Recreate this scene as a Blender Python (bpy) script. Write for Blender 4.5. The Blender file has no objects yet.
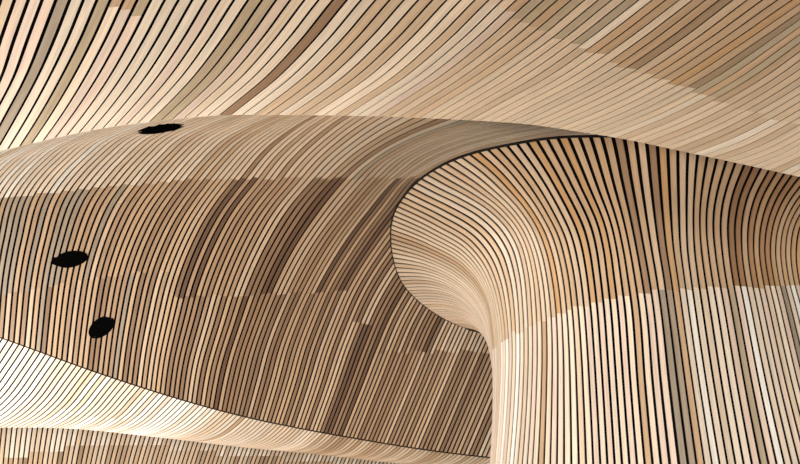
import bpy, math, random
import numpy as np
from mathutils import Vector

random.seed(7)
C = bpy.context.scene.collection
scene = bpy.context.scene

# ------------------------------------------------------------------ camera
F = 800.0                      # focal length in pixels of the 800 px wide frame
PITCH = math.radians(35)
EYE = np.array([0.0, 0.0, 1.6])
RIGHT = np.array([1.0, 0.0, 0.0])
FWD = np.array([0.0, math.cos(PITCH), math.sin(PITCH)])
UP = np.array([0.0, -math.sin(PITCH), math.cos(PITCH)])

cam_data = bpy.data.cameras.new('camera')
cam_data.sensor_width = 36.0
cam_data.lens = 36.0 * F / 800.0
cam_data.clip_end = 200
cam = bpy.data.objects.new('camera', cam_data)
cam.location = EYE
cam.rotation_euler = (math.radians(90) + PITCH, 0, 0)
C.objects.link(cam)
scene.camera = cam


def at(xyd):
    """sight-line points: (x, y, distance) -> world positions"""
    a = np.asarray(xyd, float)
    x = (a[..., 0:1] - 400.0) / F
    y = (232.0 - a[..., 1:2]) / F
    return EYE + a[..., 2:3] * (FWD + x * RIGHT + y * UP)


# ------------------------------------------------------------------ splines
def pchip(xs, ys, xq):
    """shape preserving cubic; ys may be (n, m); linear beyond the ends"""
    xs = np.asarray(xs, float); ys = np.asarray(ys, float)
    if ys.ndim == 1: ys = ys[:, None]
    h = np.diff(xs)[:, None]
    d = np.diff(ys, axis=0) / h
    m = np.zeros_like(ys)
    m[0] = d[0]; m[-1] = d[-1]
    if len(xs) > 2:
        w1 = 2 * h[1:] + h[:-1]; w2 = h[1:] + 2 * h[:-1]
        prod = d[1:] * d[:-1]
        with np.errstate(divide='ignore', invalid='ignore'):
            hm = (w1 + w2) / (w1 / d[:-1] + w2 / d[1:])
        m[1:-1] = np.where(prod > 0, hm, 0.0)
    xq = np.asarray(xq, float)
    i = np.clip(np.searchsorted(xs, xq) - 1, 0, len(xs) - 2)
    hh = (xs[i + 1] - xs[i])[:, None]
    t = ((xq - xs[i]) / hh[:, 0])[:, None]
    y0, y1, m0, m1 = ys[i], ys[i + 1], m[i], m[i + 1]
    out = ((2*t**3 - 3*t**2 + 1) * y0 + (t**3 - 2*t**2 + t) * hh * m0
           + (-2*t**3 + 3*t**2) * y1 + (t**3 - t**2) * hh * m1)
    lo = (t < 0)[:, 0]; hi = (t > 1)[:, 0]
    out[lo] = y0[lo] + m0[lo] * (t * hh)[lo]
    out[hi] = y1[hi] + m1[hi] * ((t - 1) * hh)[hi]
    return out


def catmull(xs, ys, xq):
    """C1 cubic with three-point slopes (smoother than pchip)"""
    xs = np.asarray(xs, float); ys = np.asarray(ys, float)
    h = np.diff(xs)[:, None]
    d = np.diff(ys, axis=0) / h
    m = np.zeros_like(ys)
    m[0] = d[0]; m[-1] = d[-1]
    if len(xs) > 2:
        m[1:-1] = (d[:-1] * h[1:] + d[1:] * h[:-1]) / (h[1:] + h[:-1])
        m[0] = 1.5 * d[0] - 0.5 * m[1]
        m[-1] = 1.5 * d[-1] - 0.5 * m[-2]
    xq = np.asarray(xq, float)
    i = np.clip(np.searchsorted(xs, xq) - 1, 0, len(xs) - 2)
    hh = (xs[i + 1] - xs[i])[:, None]
    t = ((xq - xs[i]) / hh[:, 0])[:, None]
    y0, y1, m0, m1 = ys[i], ys[i + 1], m[i], m[i + 1]
    out = ((2*t**3 - 3*t**2 + 1) * y0 + (t**3 - 2*t**2 + t) * hh * m0
           + (-2*t**3 + 3*t**2) * y1 + (t**3 - t**2) * hh * m1)
    lo = (t < 0)[:, 0]; hi = (t > 1)[:, 0]
    out[lo] = y0[lo] + m0[lo] * (t * hh)[lo]
    out[hi] = y1[hi] + m1[hi] * ((t - 1) * hh)[hi]
    return out


def resample(poly, samples):
    p = np.asarray(poly, float)
    s = np.concatenate([[0], np.cumsum(np.hypot(*np.diff(p[:, :2], axis=0).T))])
    s /= s[-1]
    fine = catmull(s, p, np.linspace(0, 1, 400))
    f = np.concatenate([[0], np.cumsum(np.hypot(*np.diff(fine[:, :2], axis=0).T))])
    f /= f[-1]
    q = np.linspace(0, 1, samples)
    return np.stack([np.interp(q, f, fine[:, c]) for c in range(3)], 1)


def loft(keys, indices, samples):
    """keys: [(index, polyline of (x, y, distance))] -> array (index, sample, 3)"""
    ks = [k for k, _ in keys]
    grid = np.stack([resample(p, samples) for _, p in keys])       # key, sample, 3
    flat = grid.reshape(len(ks), -1)
    return catmull(ks, flat, indices).reshape(len(indices), samples, 3)


# ------------------------------------------------------------------ materials
def new_mat(name):
    m = bpy.data.materials.new(name); m.use_nodes = True
    return m, m.node_tree.nodes, m.node_tree.links, m.node_tree.nodes['Principled BSDF']


def wood_material():
    m, n, l, b = new_mat('planed_timber')
    col = n.new('ShaderNodeVertexColor'); col.layer_name = 'board'
    uv = n.new('ShaderNodeUVMap'); uv.uv_map = 'grain'
    mp = n.new('ShaderNodeMapping'); mp.inputs['Scale'].default_value = (2.2, 55.0, 1)
    l.new(uv.outputs['UV'], mp.inputs['Vector'])
    no = n.new('ShaderNodeTexNoise'); no.inputs['Scale'].default_value = 1.0
    no.inputs['Detail'].default_value = 4; no.inputs['Roughness'].default_value = .6
    no.inputs['Distortion'].default_value = .6
    l.new(mp.outputs['Vector'], no.inputs['Vector'])
    r = n.new('ShaderNodeMapRange')
    r.inputs['From Min'].default_value = .3; r.inputs['From Max'].default_value = .7
    r.inputs['To Min'].default_value = .84; r.inputs['To Max'].default_value = 1.12
    l.new(no.outputs['Fac'], r.inputs['Value'])
    mx = n.new('ShaderNodeMix'); mx.data_type = 'RGBA'; mx.blend_type = 'MULTIPLY'
    mx.inputs['Factor'].default_value = 1
    l.new(col.outputs['Color'], mx.inputs[6]); l.new(r.outputs['Result'], mx.inputs[7])
    l.new(mx.outputs[2], b.inputs['Base Color'])
    b.inputs['Roughness'].default_value = .55
    b.inputs['Specular IOR Level'].default_value = .25
    return m


def plain_material(name, rgb, rough=.8, noise=.0, scale=6, spec=.2):
    m, n, l, b = new_mat(name)
    b.inputs['Roughness'].default_value = rough
    b.inputs['Specular IOR Level'].default_value = spec
    no = n.new('ShaderNodeTexNoise'); no.inputs['Scale'].default_value = scale
    no.inputs['Detail'].default_value = 3
    tc = n.new('ShaderNodeTexCoord'); l.new(tc.outputs['Object'], no.inputs['Vector'])
    rp = n.new('ShaderNodeValToRGB')
    rp.color_ramp.elements[0].color = (*[c * (1 - noise) for c in rgb], 1)
    rp.color_ramp.elements[1].color = (*[min(1, c * (1 + noise)) for c in rgb], 1)
    l.new(no.outputs['Fac'], rp.inputs['Fac']); l.new(rp.outputs['Color'], b.inputs['Base Color'])
    return m


WOOD = wood_material()
BLACK = plain_material('black_backing', (.006, .005, .005), .95, .2, spec=.0)
SHADE_LINE = plain_material('shadow_line', (.012, .009, .007), .8, .2, spec=.1)  # near-black tone for the shadow gaps drawn along edges
HOUSING = plain_material('black_metal', (.002, .002, .002), 1, .2, spec=.0)

CREAM = (.78, .645, .50); PALE = (.70, .545, .39); PINK = (.74, .575, .455); TAN = (.54, .365, .22)
HONEY = (.53, .32, .155); OLIVE = (.46, .36, .24); BROWN = (.28, .175, .105); DARK = (.155, .09, .053)
WHITE = (.87, .80, .70); ROSE = (.43, .285, .175); GREY = (.36, .285, .205)
SAND = (.62, .455, .305); NUT = (.34, .215, .125)


def pick(weights):
    r = random.random() * sum(w for _, w in weights)
    for c, w in weights:
        r -= w
        if r <= 0: break
    k = random.uniform(.93, 1.07)
    h = random.uniform(-.02, .02)
    return (min(.92, c[0] * k * (1 + h)), min(.9, c[1] * k), min(.88, c[2] * k * (1 - h)))


# ------------------------------------------------------------------ objects
def empty(name, loc, label, category, group=None):
    o = bpy.data.objects.new(name, None); C.objects.link(o)
    o.empty_display_size = .3
    o.location = loc; o['label'] = label; o['category'] = category
    o['kind'] = 'thing'
    if group: o['group'] = group
    return o


def mesh_object(name, verts, faces, mats, parent=None, smooth=None):
    me = bpy.data.meshes.new(name)
    origin = np.array(parent.location) if parent else np.zeros(3)
    me.from_pydata([tuple(np.asarray(v) - origin) for v in verts], [], faces)
    for m in (mats if isinstance(mats, (list, tuple)) else [mats]): me.materials.append(m)
    if smooth: me.polygons.foreach_set('use_smooth', [True] * len(me.polygons))
    me.update()
    o = bpy.data.objects.new(name, me); C.objects.link(o)
    if parent: o.parent = parent
    return o


class Batten:
    """collects one or more square-edged strips of timber into mesh data"""
    def __init__(self):
        self.v, self.f, self.c, self.uv = [], [], [], []

    def strip(self, P, N, W, thick, boards):
        """P front-face centre line, N outward normals, W half width vectors,
        boards: colour index per segment"""
        S = len(P)
        u = np.concatenate([[0], np.cumsum(np.linalg.norm(np.diff(P, axis=0), axis=1))])
        off = random.uniform(0, 40)
        A = P - W; B = P + W; D = N * thick
        wid = np.linalg.norm(W, axis=1)
        rails = [(A, B, 0), (B, B - D, .4), (A - D, A, .7), (B - D, A - D, .9)]
        for a, b, vo in rails:
            base = len(self.v)
            for i in range(S):
                self.v.append(a[i]); self.v.append(b[i])
            for i in range(S - 1):
                k = base + 2 * i
                self.f.append((k, k + 1, k + 3, k + 2))
                col, seed = boards[i]
                self.c.append(col)
                w = 2 * wid[i]
                o2 = off + seed
                self.uv.append(((u[i] + o2, vo + o2), (u[i] + o2, vo + w + o2),
                                (u[i+1] + o2, vo + w + o2), (u[i+1] + o2, vo + o2)))
        for i in (0, S - 1):
            base = len(self.v)
            self.v += [A[i], B[i], B[i] - D[i], A[i] - D[i]]
            self.f.append((base, base + 1, base + 2, base + 3))
            self.c.append(boards[min(i, S - 2)][0])
            self.uv.append(((0, 0), (0, .05), (.05, .05), (.05, 0)))

    def build(self, name, parent):
        o = mesh_object(name, self.v, self.f, WOOD, parent, smooth=True)
        me = o.data
        ca = me.color_attributes.new('board', 'FLOAT_COLOR', 'CORNER')
        ul = me.uv_layers.new(name='grain')
        cols = np.ones((len(me.loops), 4), np.float32)
        uvs = np.zeros((len(me.loops), 2), np.float32)
        k = 0
        for fi, f in enumerate(self.f):
            n = len(f)
            cols[k:k+n, :3] = self.c[fi]; uvs[k:k+n] = self.uv[fi]
            k += n
        ca.data.foreach_set('color', cols.ravel())
        ul.data.foreach_set('uv', uvs.ravel())
        return o


def crosses(poly, joint):
    """sample numbers at which an image-plane curve passes a joint line"""
    out = []
    for i in range(len(poly) - 1):
        p, q = poly[i], poly[i + 1]
        for a, b in zip(joint[:-1], joint[1:]):
            r = q - p; s = np.subtract(b, a)
            den = r[0] * s[1] - r[1] * s[0]
            if abs(den) < 1e-9: continue
            w = np.subtract(a, p)
            t = (w[0] * s[1] - w[1] * s[0]) / den
            k = (w[0] * r[1] - w[1] * r[0]) / den
            if 0 <= t < 1 and 0 <= k < 1: out.append(i + t)
    return out


HOLES = []           # (cx, cy, half axis, half axis, tilt) of the openings cut through the vault


def in_hole(p):
    for cx, cy, a, b, t in HOLES:
        if b < 5: a, b = a * 1.1, b * 1.2
        dx, dy = p[0] - cx, p[1] - cy
        u = (dx * math.cos(t) + dy * math.sin(t)) / (a * .86)
        v = (-dx * math.sin(t) + dy * math.cos(t)) / (b * .86)
        if u * u + v * v < 1: return True
    return False


def lay(batten, poly, P, N, half, thick, boards):
    """one batten, cut short where it meets an opening"""
    if not HOLES or len(poly) != len(P):
        return batten.strip(P, N, half, thick, boards)
    near = any(min((poly[:, 0] - h[0]) ** 2 + (poly[:, 1] - h[1]) ** 2) < (h[2] + 8) ** 2 for h in HOLES)
    if not near:
        return batten.strip(P, N, half, thick, boards)
    q = np.linspace(0, len(P) - 1, (len(P) - 1) * 8 + 1)
    up = lambda a: np.stack([np.interp(q, np.arange(len(P)), a[:, c]) for c in range(a.shape[1])], 1)
    poly, P, N, half = up(poly), up(P), up(N), up(half)
    boards = [b for b in boards for _ in range(8)]
    out = [not in_hole(p) for p in poly]
    i = 0
    while i < len(out):
        if not out[i]: i += 1; continue
        j = i
        while j + 1 < len(out) and out[j + 1]: j += 1
        if j > i: batten.strip(P[i:j+1], N[i:j+1], half[i:j+1], thick, boards[i:j])
        i = j + 1


def cladding(root, keys, lo, hi, samples, joints, colour, ratio, thick, visible_len=None, tail=None,
             backing_gap=.002, back_ext=None):
    """battens number lo..hi of one slatted surface, each a part of its own, over a dark backing"""
    gaps = np.arange(lo - 1, hi + 2) + .0
    grid = loft(keys, gaps, samples)                     # the gaps between the battens
    mid = .5 * (grid[1:-2] + grid[2:-1])                 # batten k lies between gap k and k+1
    mid_all = .5 * (grid[:-1] + grid[1:])
    Wp = at(mid_all)
    if tail is not None: Wp = tail(Wp, mid_all)
    n = len(mid_all)
    sign = 0.0                                           # which side of the surface is its face
    for a in range(1, n - 1):
        c = np.cross(np.gradient(Wp[a], axis=0), .5 * (Wp[a + 1] - Wp[a - 1]))
        sign += (c * (EYE - Wp[a])).sum()
    sign = 1.0 if sign > 0 else -1.0
    length = []
    data = []; polys = []
    for a in range(1, n - 1):
        P = Wp[a]
        T = np.gradient(P, axis=0); T /= np.linalg.norm(T, axis=1)[:, None]
        X = .5 * (Wp[a + 1] - Wp[a - 1])
        R = X.copy()
        X = X - (X * T).sum(1)[:, None] * T
        L = np.linalg.norm(X, axis=1)
        N = np.cross(T, X); N /= np.linalg.norm(N, axis=1)[:, None]
        N = N * sign
        k = lo + a - 1
        cap = np.minimum(1, .14 / L)[:, None]
        rat = ratio(k, mid_all[a]) if callable(ratio) else np.full(len(mid_all[a]), ratio)
        if len(rat) < len(P): rat = np.concatenate([rat, np.full(len(P) - len(rat), rat[-1])])
        half = R * cap * rat[:, None] * .5
        poly = mid_all[a][:, :2] if len(mid_all[a]) == len(P) else mid_all[a][:, :2]
        cuts = []
        for row, jt in joints:
            for c in crosses(poly, jt): cuts.append((c, row))
        cuts.sort()
        boards = []
        row = 0; ci = 0; cur = colour(k, 0), random.uniform(0, 20)
        nxt = [(int(round(c)), r) for c, r in cuts]
        for s in range(len(P) - 1):
            while ci < len(nxt) and s >= nxt[ci][0]:
                row = nxt[ci][1]; ci += 1
                cur = colour(k, row), random.uniform(0, 20)
            boards.append(cur)
        ins = ((poly[:, 0] > -2) & (poly[:, 0] < 802) & (poly[:, 1] > -2) & (poly[:, 1] < 466)).sum()
        length.append(ins); data.append((P, N, half, boards)); polys.append(poly)
    order = sorted(range(len(data)), key=lambda i: -length[i])
    keep = set(order[:100])
    rest = Batten()
    for i, (P, N, half, boards) in enumerate(data):
        if i in keep:
            b = Batten(); lay(b, polys[i], P, N, half, thick, boards); b.build('batten', root)
        else:
            lay(rest, polys[i], P, N, half, thick, boards)
    if rest.v:
        o = rest.build('batten', root); o['kind'] = 'stuff'
    # backing sheet behind the battens
    bp = []
    for (P, N, half, _) in data: bp.append(P - N * (thick + backing_gap))
    bp[0] = bp[0] - 0; S = len(bp[0])
    faces = []
    for i in range(len(bp) - 1):
        for s in range(S - 1):
            faces.append((i*S + s, i*S + s + 1, (i+1)*S + s + 1, (i+1)*S + s))
    mesh_object('backing', np.concatenate(bp), faces, BLACK, root, smooth=True)
    return Wp[1:-1], data


# ================================================================== A: the near ceiling
def crest(k):
    return pchip([-8, 5, 9, 14, 20, 24, 28, 36, 44, 52, 57, 62, 67, 73, 80, 96],
                 [(-150, 178), (7.8, 149.3), (54.9, 138.3), (114.7, 126.6), (183.8, 118.8), (231.2, 115), (277.8, 115),
                  (368.4, 116.2), (449.8, 119.3), (529.4, 124.5), (577, 131.5), (626, 139.5), (674, 149.5), (732, 162),
                  (800, 177), (960, 214)], [k])[0]


A_PTS = {   # gap number -> points above the lip, going up
    -8: [(-118, 80), (-96, 0), (-84, -50)],
    1: [(-22, 123), (0.9, 78.5), (14, 40), (28.5, 0), (47, -50)],
    5: [(24, 123), (48.2, 79.5), (67.3, 40), (83.7, 0), (106, -50)],
    9: [(74, 113), (95.7, 80), (118, 40), (137.6, 0), (164, -50)],
    13: [(122, 107), (143.5, 80), (169.7, 40), (192.7, 0), (225, -50)],
    18: [(181.5, 101.5), (203, 80), (235, 40), (262.6, 0), (301, -50)],
    23: [(240, 99), (263, 80), (301, 40), (333.3, 0), (378, -50)],
    28: [(302, 98.5), (328, 79), (369, 40), (404.6, 0), (453, -50)],
    32: [(350, 98.5), (378.7, 79), (423, 40), (461.5, 0), (514, -50)],
    37: [(406, 99), (437, 79), (487, 40), (530.8, 0), (589, -50)],
    42: [(460, 100.5), (495, 79), (550, 40), (599, 0), (663, -50)],
    47: [(515, 102), (557.6, 79), (614, 40), (666.5, 0), (732, -50)],
    52: [(572, 105), (622, 79), (681, 40), (733.6, 0), (802, -50)],
    57: [(630, 110), (688.7, 79), (742, 44), (793, 9), (880, -50)],
    62: [(690, 112.5), (750, 79), (800, 43), (850, 5), (922, -50)],
    67: [(722, 130), (756, 112.6), (800, 86), (876, 30), (980, -50)],
    73: [(772, 147), (800, 132), (850, 101), (944, 30), (1050, -50)],
    80: [(830, 160), (860, 140), (910, 106), (1020, 30), (1130, -50)],
    96: [(1000, 190), (1040, 162), (1100, 116), (1200, 40), (1320, -50)],
}
A_KEYS = []
for k, pts in A_PTS.items():
    cx, cy = crest(k)
    dl = float(pchip([-8, 5, 28, 44, 60, 80, 96], [4.1, 4.2, 4.6, 5.0, 5.4, 6.1, 6.7], [k])[0, 0])
    dt = float(pchip([-8, 28, 60, 96], [3.2, 3.45, 4.1, 4.9], [k])[0, 0])
    P = []
    (xa, ya), (xb, yb) = pts[-2:]
    up_end = (xb + (xb - xa) * 80 / (ya - yb) * .95, -130)
    for (x, y) in [(cx, cy)] + pts + [up_end]:
        f = (cy - y) / (cy + 50)
        P.append((x, y, dl + (dt - dl) * f ** 1.5))
    A_KEYS.append((k, P))

A_JOINTS = [(1, [(440, -20), (500, 6), (530, 25), (560, 38), (620, 65), (690, 88), (740, 110), (760, 115), (840, 140)]),
            (2, [(100, -2), (112, 7), (128, 12), (140, 16)])]


def A_colour(k, row):
    if row == 1 and 36 <= k <= 62:      # browner lengths beyond the joint
        if k in (42, 51, 58, 59): return pick([((.38, .26, .155), 2), (OLIVE, 1)])
        if k in (41, 43, 45, 48): return pick([(PALE, 1), (CREAM, 1)])
        return pick([(TAN, 5), (OLIVE, 3), (SAND, 2), (HONEY, .5)])
    if row == 1: return pick([(PALE, 4), (SAND, 4)])
    if row == 2: return pick([(TAN, 1), (OLIVE, 1)])
    if k in (3,): return pick([(GREY, 1)])
    if k in (23,): return pick([(BROWN, 1)])
    if k in (6, 17, 18, 29, 30): return pick([(OLIVE, 1), (SAND, 1)])
    if k > 36: return pick([(PALE, 6), (SAND, 3), (CREAM, 1)])
    return pick([(CREAM, 6), (PINK, 3), (PALE, 3), (SAND, .8)])


ceil = empty('slatted_canopy', at([[400, 60, 4.2]])[0],
             'pale slatted ceiling wave of wide diagonal battens sweeping across the top down to its lip', 'canopy')
A_W, A_D = cladding(ceil, A_KEYS, -16, 100, 72, A_JOINTS, A_colour,
                    lambda k, m: 1 - np.interp(k, [0, 14, 25, 38, 94], [.31, .28, .26, .25, .25]) * np.interp(np.linspace(0, 1, len(m)), [0, .09, .38, 1], [.62, .72, 1, 1]), .007)

# ================================================================== B: the vault behind
B_EDGE = [(-140, 290), (-70, 312), (0, 336.7), (17, 342.8), (41, 352), (69, 363.5), (103.5, 373.8), (138, 384.5), (163, 393.5), (190.7, 402),
          (211, 407.6), (239, 414), (264, 420.5), (290, 425.7), (315.7, 431), (350, 437), (376, 441.3), (402, 445.5),
          (426, 449.5), (457, 453.3), (488, 456.5), (560, 464)]
B_KEYS = [
    (-30, [(-200, 186, 4.7), (-190, 200, 5.1), (-185, 220, 5.7), (-183, 245, 7.4), (-183, 260, 8.6), (-184, 275, 9.1), (-184, 280, 9.4)]),
    (-16, [(-8, 150, 5.0), (-35, 163, 5.4), (-58, 182, 6.2), (-71, 205, 7.1), (-80, 240, 8.2), (-84, 275, 9.0), (-86, 307, 9.5)]),
    (0, [(136, 119, 5.0), (103, 132, 5.5), (74, 146, 6.0), (57, 160.5, 6.5), (43.5, 174, 6.9), (28.5, 194.5, 7.4), (15.5, 240, 8.4), (9, 274.5, 9.0), (4.5, 320, 9.6), (3, 338, 9.8)]),
    (20, [(285, 107, 5.2), (263, 115.5, 5.5), (239, 125, 5.9), (213, 138.6, 6.4), (189, 161, 7.0), (171, 182.4, 7.5), (149, 213.5, 8.2), (136, 240, 8.7), (124, 274.5, 9.2), (115, 320, 9.8), (107.5, 375.5, 10.2)]),
    (43, [(418, 105, 5.7), (395, 116, 6.1), (354, 142, 6.9), (332, 160, 7.4), (314, 179, 7.8), (286.4, 211.8, 8.5), (269.2, 240, 9.0), (245, 293, 9.7), (236, 320, 10.0), (222, 365, 10.4), (213.5, 408.2, 10.7)]),
    (53, [(545, 110, 6.2), (512, 121, 6.5), (457.6, 133.5, 7.1), (423, 146, 7.5), (395, 162, 7.9), (378, 178, 8.2), (347, 213.5, 8.9), (327, 240, 9.4), (297, 293, 10.1), (285, 320, 10.3), (274, 350, 10.6), (266, 380, 10.8), (255, 418.5, 11.0)]),
    (62.8, [(640, 116, 7.0), (590, 128, 7.3), (530, 139, 7.8), (490, 148, 8.1), (454, 160, 8.4), (425, 176, 8.8), (400, 206, 9.4), (374, 240, 9.9), (341.6, 292, 10.5), (329.5, 320, 10.7), (318, 350, 10.9), (309, 380, 11.0), (293.5, 426.5, 11.2)]),
    (79, [(720, 130, 8.2), (640, 145, 8.6), (580, 158, 8.9), (530, 178, 9.3), (485, 212, 9.9), (448, 250, 10.4), (418, 292, 10.8), (402, 320, 11.0), (389, 350, 11.1), (377, 380, 11.2), (353.5, 437.5, 11.4)]),
    (100, [(800, 160, 9.4), (720, 172, 9.7), (660, 188, 9.9), (605, 212, 10.3), (560, 240, 10.6), (520, 275, 10.9), (492, 320, 11.2), (478, 350, 11.3), (465, 380, 11.4), (435, 450.5, 11.6)]),
    (124, [(930, 210, 10.6), (840, 220, 10.7), (770, 232, 10.9), (700, 252, 11.1), (650, 280, 11.2), (612, 312, 11.4), (590, 345, 11.5), (575, 380, 11.6), (540, 462, 11.8)]),
]
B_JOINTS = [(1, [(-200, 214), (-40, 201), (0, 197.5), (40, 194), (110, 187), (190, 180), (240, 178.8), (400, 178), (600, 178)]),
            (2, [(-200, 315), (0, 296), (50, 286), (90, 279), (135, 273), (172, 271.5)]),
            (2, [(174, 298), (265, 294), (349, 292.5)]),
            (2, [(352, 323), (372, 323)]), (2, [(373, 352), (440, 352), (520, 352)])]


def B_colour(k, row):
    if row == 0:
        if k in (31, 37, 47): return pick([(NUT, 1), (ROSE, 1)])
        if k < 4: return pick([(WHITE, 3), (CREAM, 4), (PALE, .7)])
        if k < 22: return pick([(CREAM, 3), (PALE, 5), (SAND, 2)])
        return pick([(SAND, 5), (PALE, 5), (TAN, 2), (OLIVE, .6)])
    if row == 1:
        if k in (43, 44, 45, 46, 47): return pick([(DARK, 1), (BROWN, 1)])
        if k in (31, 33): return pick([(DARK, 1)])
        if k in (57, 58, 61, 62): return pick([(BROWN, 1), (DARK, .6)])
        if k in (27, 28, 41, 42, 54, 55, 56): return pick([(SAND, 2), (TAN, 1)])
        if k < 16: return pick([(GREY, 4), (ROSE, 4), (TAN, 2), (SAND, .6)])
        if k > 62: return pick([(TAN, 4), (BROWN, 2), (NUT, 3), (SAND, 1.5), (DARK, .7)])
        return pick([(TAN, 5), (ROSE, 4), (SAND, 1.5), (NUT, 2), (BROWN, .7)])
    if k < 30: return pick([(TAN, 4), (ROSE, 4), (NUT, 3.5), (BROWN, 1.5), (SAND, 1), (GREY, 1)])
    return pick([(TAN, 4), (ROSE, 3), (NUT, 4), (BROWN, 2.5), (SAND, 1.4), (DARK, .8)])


HOLES[:] = [(161, 129, 23.5, 4.2, math.radians(-9)), (69, 259.5, 19, 8, math.radians(-10)), (101.5, 327, 14.8, 8.9, math.radians(-37))]
vault = empty('slatted_vault', at([[240, 260, 9.2]])[0],
              'brown slatted vault with fine curved battens and three black oval openings behind the near ceiling', 'vault')
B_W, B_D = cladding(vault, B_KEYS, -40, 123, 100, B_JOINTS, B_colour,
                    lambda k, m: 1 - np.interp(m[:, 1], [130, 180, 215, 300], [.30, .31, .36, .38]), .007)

HOLES_CUT = list(HOLES); HOLES[:] = []

# ================================================================== C: the flared column
C_KEYS = [
    (-70, [(487, 333, 9.7), (487.5, 334.5, 9.8), (489, 337, 9.9), (490.5, 341, 10.0), (493, 352, 10.1), (496, 375, 10.1), (496, 400, 10.0), (493, 464, 9.7)]),
    (-62, [(461, 326.3, 9.25), (470, 327, 9.35), (478, 330, 9.45), (484, 335.5, 9.55), (488.5, 345, 9.6), (492.5, 365, 9.65), (494.5, 400, 9.55), (492, 464, 9.2)]),
    (-55, [(437, 314.5, 8.8), (452, 314, 8.9), (468, 319, 9.05), (479, 328, 9.15), (486, 340, 9.25), (491, 362, 9.3), (493.5, 400, 9.15), (490.5, 464, 8.8)]),
    (-49, [(417, 299.5, 8.4), (440, 299.5, 8.55), (461, 305, 8.7), (475, 316, 8.8), (484, 330, 8.85), (490, 350, 8.85), (493, 375, 8.75), (493.2, 400, 8.65), (490, 464, 8.35)]),
    (-43, [(401.5, 281, 8.0), (430, 281.5, 8.2), (455, 291, 8.35), (472, 306, 8.45), (482, 322, 8.5), (488, 340, 8.5), (491.8, 365, 8.45), (492.8, 400, 8.3), (489.8, 464, 8.0)]),
    (-35, [(391.5, 243.6, 7.4), (432, 257, 7.7), (463, 274.5, 7.85), (478, 291, 7.9), (487, 310, 7.9), (491, 335, 7.85), (493, 360, 7.75), (493.3, 400, 7.55), (490.5, 464, 7.2)]),
    (-27, [(398, 207, 6.9), (437, 226, 7.2), (469.7, 246.6, 7.35), (483.5, 264, 7.4), (493, 285, 7.35), (499, 310, 7.3), (502.5, 345, 7.15), (501.5, 400, 6.9), (497, 464, 6.55)]),
    (-20, [(427.4, 175.2, 6.35), (447, 186, 6.55), (466, 196, 6.7), (490, 211.5, 6.85), (507, 229, 6.95), (517, 247, 6.95), (523, 270, 6.95), (527, 310, 6.85), (528, 350, 6.7), (526.5, 400, 6.45), (522, 464, 6.15)]),
    (-15, [(462, 157.8, 6.0), (485, 175, 6.2), (501, 190, 6.35), (518, 208, 6.5), (532, 229, 6.65), (541, 252, 6.7), (547, 280, 6.7), (550.5, 310, 6.6), (552, 350, 6.45), (551.5, 400, 6.2), (550, 464, 5.9)]),
    (-10, [(507.6, 146.4, 5.75), (533, 179, 6.05), (553, 212, 6.3), (564.5, 236, 6.45), (572, 265, 6.5), (578, 310, 6.4), (581, 350, 6.25), (583.5, 400, 6.0), (586, 464, 5.7)]),
    (-5, [(558.3, 138.8, 5.68), (580, 185, 6.05), (599, 229, 6.35), (604, 252, 6.4), (607, 275, 6.4), (611, 310, 6.3), (614, 350, 6.15), (617.5, 400, 5.9), (622, 464, 5.6)]),
    (0, [(613, 137.4, 5.67), (614.6, 144, 5.74), (622, 180, 6.05), (631, 220, 6.3), (637, 250, 6.4), (641.5, 275, 6.4), (646, 304, 6.3), (653, 385, 5.95), (661, 464, 5.6)]),
    (4, [(657, 136, 5.7), (657.6, 145.6, 5.75), (660, 180, 6.1), (663, 215, 6.4), (667, 250, 6.5), (671, 275, 6.5), (675, 304, 6.4), (686, 385, 6.0), (697, 464, 5.65)]),
    (7, [(689, 143, 5.8), (688.2, 153, 5.85), (687, 196, 6.3), (687, 225, 6.55), (688, 250, 6.65), (691, 275, 6.65), (695, 304, 6.5), (707, 385, 6.1), (720, 464, 5.75)]),
    (10, [(719, 151, 5.95), (716.9, 160.4, 6.0), (711, 185, 6.25), (707, 210, 6.5), (707, 235, 6.7), (708.6, 250, 6.75), (712, 275, 6.75), (717, 304, 6.6), (730, 385, 6.2), (744, 464, 5.85)]),
    (14, [(757, 158, 6.1), (752, 169, 6.2), (740, 198, 6.55), (735.6, 222, 6.8), (736, 250, 6.95), (739, 275, 6.9), (744.5, 304, 6.75), (760, 385, 6.35), (777, 464, 5.95)]),
    (20, [(807, 169, 6.4), (798.3, 179, 6.5), (782, 203, 6.9), (773, 228, 7.1), (770.7, 250, 7.2), (774, 278, 7.15), (780, 304, 7.0), (799, 385, 6.5), (821, 464, 6.1)]),
    (25, [(850, 178, 6.7), (833, 188, 6.8), (813, 206, 7.05), (800, 228, 7.3), (796.6, 250, 7.4), (799, 278, 7.35), (806, 304, 7.2), (828, 385, 6.7), (855, 464, 6.25)]),
    (40, [(1000, 220, 7.6), (960, 228, 7.7), (925, 240, 7.8), (900, 255, 7.9), (893, 272, 7.9), (894, 290, 7.85), (900, 315, 7.7), (930, 385, 7.1), (970, 464, 6.6)]),
]
C_JOINTS = [(1, [(480, 365), (487, 353), (500, 344), (510, 335), (530, 327), (550, 318), (575, 308), (600, 302), (620, 296.5),
                 (650, 292), (690, 288.5), (740, 287), (800, 286.5), (900, 292), (1000, 300)])]


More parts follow.
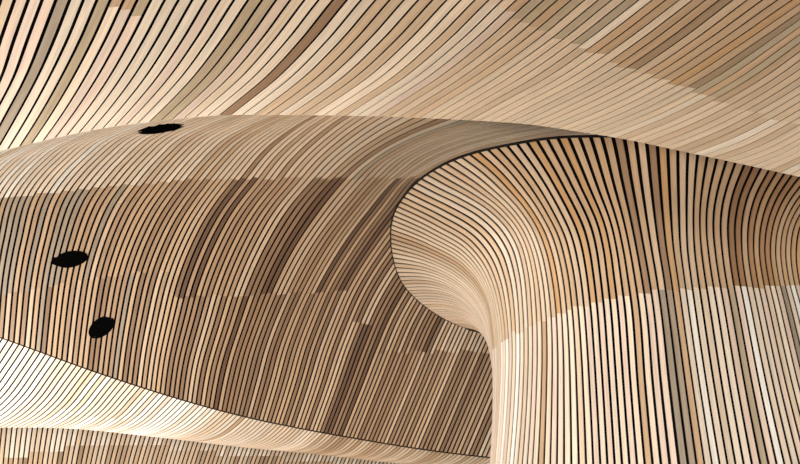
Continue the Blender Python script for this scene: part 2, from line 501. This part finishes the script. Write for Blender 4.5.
def C_colour(k, row):
    if row == 0:
        if k in (13, 14): return pick([((.31, .165, .075), 1)])
        if k in (3, 8, 0, -7): return pick([(NUT, 1), (TAN, 1)])
        if k > 15: return pick([(HONEY, 4), (TAN, 2), ((.40, .22, .105), 2)])
        if k < -36: return pick([(CREAM, 3), (PALE, 2)])
        if k < -15: return pick([(PALE, 4), (CREAM, 1), (SAND, 4), (TAN, .8)])
        return pick([(HONEY, 3), (TAN, 6), (SAND, 4 if k < 5 else 1), ((.42, .24, .12), .5 if k < 5 else 1)])
    if k in (2, 3): return pick([(GREY, 1), (ROSE, 1)])
    if k in (12, 21): return pick([(OLIVE, 1), (GREY, 1)])
    return pick([(WHITE, 2), (CREAM, 5), (PINK, 3.5), (PALE, 1.2), (TAN, .4)])


def to_floor(Wp, img):
    """the column runs on down to the floor below the frame"""
    out = []
    for P in Wp:
        e = P[-1]; t = P[-1] - P[-4]; t /= np.linalg.norm(t)
        n = 9
        ext = []
        z0 = e[2]
        for i in range(1, n + 1):
            f = i / n
            z = z0 * (1 - f) + .02 * f
            s = (z0 - z)
            k = s * math.exp(-s / 1.2)
            ext.append((e[0] + t[0] / max(.3, -t[2]) * k * .8, e[1] + t[1] / max(.3, -t[2]) * k * .8, z))
        out.append(np.concatenate([P, np.array(ext)]))
    return np.array(out)


column = empty('slatted_column', (1.9, 6.5, 0.0),
               'flared slatted column like a trumpet, upright battens rising to a curved rim with a shadow line at right', 'column')
C_W, C_D = cladding(column, C_KEYS, -69, 34, 84, C_JOINTS, C_colour,
                    lambda k, m: np.full(len(m), 1 - np.interp(k, [-60, -38, -28, -10, 0, 34], [.24, .33, .36, .36, .38, .41])), .008, tail=to_floor)



def shadow_gap_strip(line, parent, size, label):  # thin dark strip that stands in for the shade along an edge
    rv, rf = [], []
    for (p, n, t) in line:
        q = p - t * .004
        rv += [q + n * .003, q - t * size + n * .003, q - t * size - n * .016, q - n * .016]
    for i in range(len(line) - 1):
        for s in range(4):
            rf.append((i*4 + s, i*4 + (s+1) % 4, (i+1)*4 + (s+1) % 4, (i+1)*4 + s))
    mesh_object('shadow_gap_strip', rv, rf, SHADE_LINE, parent)['label'] = label


low = []  # dark strip in place of the shaded gap between vault and wave
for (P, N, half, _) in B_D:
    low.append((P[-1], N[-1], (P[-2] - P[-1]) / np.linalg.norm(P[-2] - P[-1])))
shadow_gap_strip(low, vault, .014, 'dark strip standing for the shaded gap along the lower edge')

# dark strip painting in the shadow gap along the free rim of the flare
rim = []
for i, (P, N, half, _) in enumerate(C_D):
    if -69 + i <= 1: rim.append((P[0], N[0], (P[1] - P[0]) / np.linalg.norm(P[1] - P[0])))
shadow_gap_strip(rim, column, .009, 'dark strip standing for the shadow gap along the rim')

# ================================================================== E: the low bright wave
E_KEYS = [
    (-22, [(-128, 293.5, 9.55), (-150, 325, 10.1), (-185, 360, 10.8), (-225, 395, 11.3), (-270, 428, 11.6)]),
    (0, [(3, 337.5, 9.85), (-13, 362, 10.3), (-35, 391, 10.8), (-60, 413, 11.15), (-88, 429, 11.35)]),
    (20, [(107.5, 374.8, 10.25), (97, 388, 10.5), (80, 408.5, 10.9), (66, 420, 11.15), (49, 427.8, 11.35)]),
    (43, [(213.5, 407.8, 10.75), (202, 419, 11.0), (189, 429, 11.25), (176, 435, 11.45), (158, 437.5, 11.6)]),
    (62.8, [(293.5, 426, 11.25), (285, 434.5, 11.45), (275, 442, 11.6), (262, 446.8, 11.75), (244, 447.5, 11.85)]),
    (79, [(353.5, 437, 11.45), (346, 444.5, 11.6), (337, 451, 11.75), (325, 454.3, 11.85), (309, 453.6, 11.95)]),
    (100, [(435, 450, 11.65), (428, 456, 11.75), (419, 461, 11.9), (407, 463.8, 12.0), (392, 462.3, 12.1)]),
    (124, [(540, 461.5, 11.85), (533, 466, 11.95), (524, 470, 12.05), (512, 472.5, 12.1), (497, 472, 12.2)]),
]
E_JOINTS = [(1, [(60, 409), (75, 413.5), (108, 418.5), (125, 421)])]


def E_colour(k, row):
    if k in (16, 17, 19, 27): return pick([(PALE, 1), (TAN, 1)]) if row == 0 else pick([(WHITE, 1)])
    if k > 70: return pick([(PALE, 3), (SAND, 3), (TAN, 2), (ROSE, 1)])
    if k > 45: return pick([(PALE, 3), (CREAM, 4), (TAN, .6)])
    return pick([(WHITE, 5), (CREAM, 3), (PINK, 2.5), (GREY, .2)])


for i, (k, pts) in enumerate(E_KEYS):
    a, b = pts[0][2], pts[-1][2]
    E_KEYS[i] = (k, [(x, y, a + (b - a) * (j / (len(pts) - 1)) ** .6) for j, (x, y, d) in enumerate(pts)])

wave = empty('slatted_wave', at([[150, 415, 11.0]])[0],
             'bright white slatted wave sweeping along beneath the lower edge of the brown vault', 'ceiling wave')
E_W, E_D = cladding(wave, E_KEYS, -28, 126, 40, E_JOINTS, E_colour, .71, .007)

# ================================================================== F: the far wall
F_KEYS = []
for q, x, sl, d in [(-25, -125, -.02, 12.0), (0, 0, -.10, 12.0), (28, 138, -.30, 12.2), (58, 270, -.42, 12.4), (90, 400, -.52, 12.6), (125, 535, -.55, 12.8)]:
    pts = []
    for y in (405, 425, 445, 464, 500, 540):
        xx = x + (445 - y) * -sl * (1 + (445 - y) / 300)
        pts.append((xx, y, d * (1 - (y - 445) * .00045)))
    F_KEYS.append((q, pts))
F_JOINTS = [(1, [(-140, 470), (0, 456.5), (28, 456), (30, 451.5), (62, 451.5), (64, 447.5), (160, 446.5), (200, 452), (300, 460), (420, 475)])]


def F_colour(k, row):
    if row == 0: return pick([(CREAM, 3), (PALE, 3), (SAND, 3)])
    return pick([(TAN, 4), (ROSE, 2), (NUT, 1), (SAND, 3)])


far = empty('slatted_panelling', (-2.5, 11.8, 0),
            'far slatted wall of fine upright battens showing under the bright wave at lower left', 'wall panelling')
F_W, F_D = cladding(far, F_KEYS, -30, 132, 24, F_JOINTS, F_colour, .69, .008, tail=to_floor)

# ================================================================== the three round openings in the vault
def opening(cx, cy, a, b, tilt, label, leaf=0, sunk=0):
    """black oval fitting lying on the vault: image half axes a, b and tilt fix its size on the surface"""
    best = None
    for i, (P, N, half, _) in enumerate(B_D):
        rel = P - EYE
        dz = rel @ FWD
        px = 400 + F * (rel @ RIGHT) / dz; py = 232 - F * (rel @ UP) / dz
        dd = (px - cx) ** 2 + (py - cy) ** 2
        s = int(dd.argmin())
        if best is None or dd[s] < best[0]: best = (dd[s], P[s], N[s])
    _, p, n = best

    def hit(x, y):
        d = FWD + (x - 400) / F * RIGHT + (232 - y) / F * UP
        t = ((p + n * .004 - EYE) @ n) / (d @ n)
        return EYE + d * t
    c = hit(cx, cy)
    ct, st = math.cos(tilt), math.sin(tilt)
    ring = []
    M = 48
    for i in range(M):
        th = 2 * math.pi * i / M
        u, v = a * math.cos(th), b * math.sin(th) * (1 - leaf * max(0, -math.cos(th)) ** 2)
        ring.append(hit(cx + u * ct - v * st, cy + u * st + v * ct))
    ring = np.array(ring)
    root = empty('recessed_opening', c, label, 'opening', 'black oval openings in the vault')
    # collar: a thin proud ring with an inner wall; floor: the dark disc inside
    v, f = [], []
    for r in ring:
        inner = c + (r - c) * .88
        r2 = r - n * sunk; i2 = inner - n * sunk
        v += [r2 - n * .002, r2 + n * .004, i2 + n * .004, i2 - n * .002]
    for i in range(M):
        j = (i + 1) % M
        for s in range(3): f.append((i*4 + s, j*4 + s, j*4 + s + 1, i*4 + s + 1))
    mesh_object('collar', v, f, HOUSING, root)
    v = [c + (r - c) * .89 + n * (.0022 - sunk) for r in ring]
    vb = [c + (r - c) * .89 - n * (.001 + sunk) for r in ring]
    f = [tuple(range(M)), tuple(range(2*M - 1, M - 1, -1))] + [(i, (i+1) % M, M + (i+1) % M, M + i) for i in range(M)]
    mesh_object('baffle', v + vb, f, HOUSING, root)
    return root


opening(*HOLES_CUT[0], 'thin black oval opening in the vault just under the near ceiling lip, topmost of three', sunk=.0065)
opening(*HOLES_CUT[1], 'black leaf-shaped oval opening at the left of the vault, middle one of three', leaf=.75)
opening(*HOLES_CUT[2], 'roundest black oval opening in the vault, lowest of three, above the bright wave')


# ================================================================== the room around
def box(name, lo, hi, mat):
    x0, y0, z0 = lo; x1, y1, z1 = hi
    v = [(x0, y0, z0), (x1, y0, z0), (x1, y1, z0), (x0, y1, z0), (x0, y0, z1), (x1, y0, z1), (x1, y1, z1), (x0, y1, z1)]
    f = [(0, 3, 2, 1), (4, 5, 6, 7), (0, 1, 5, 4), (1, 2, 6, 5), (2, 3, 7, 6), (3, 0, 4, 7)]
    o = mesh_object(name, v, f, mat); o['kind'] = 'structure'
    return o


FLOOR = plain_material('pale_floor', (.62, .57, .50), .5, .06, 1.5, spec=.3)
SLAB = plain_material('dark_slab', (.03, .028, .026), .9, .2, spec=.0)
box('floor', (-14, -10, -.2), (16, 16, 0), FLOOR)
box('ceiling', (-14, -3, 8.6), (16, 16, 8.9), SLAB)

# ================================================================== light
world = bpy.data.worlds.new('world'); scene.world = world
world.use_nodes = True
bg = world.node_tree.nodes['Background']
bg.inputs['Color'].default_value = (1.0, .985, .96, 1); bg.inputs['Strength'].default_value = .95


def area(name, loc, aim, sx, sy, power, col):
    l = bpy.data.lights.new(name, 'AREA'); l.shape = 'RECTANGLE'; l.size = sx; l.size_y = sy
    l.energy = power; l.color = col
    o = bpy.data.objects.new(name, l); C.objects.link(o)
    o.location = loc
    o.rotation_euler = (Vector(aim) - Vector(loc)).to_track_quat('-Z', 'Y').to_euler()
    return o


area('window_daylight', (-7.6, 10.3, 1.3), (-3.4, 10.8, 5.9), 5, 2.6, 450, (1, .99, .98))
area('front_fill', (-3.0, -3.0, 1.2), (0, 6, 4.2), 9, 3, 720, (1, .99, .98))  # unseen soft light added behind the camera to brighten ceiling and column

vs = scene.view_settings
scene.display_settings.display_device = 'sRGB'
vs.view_transform = 'Standard'; vs.look = 'None'; vs.gamma = 1; vs.use_curve_mapping = False
vs.exposure = 0.4
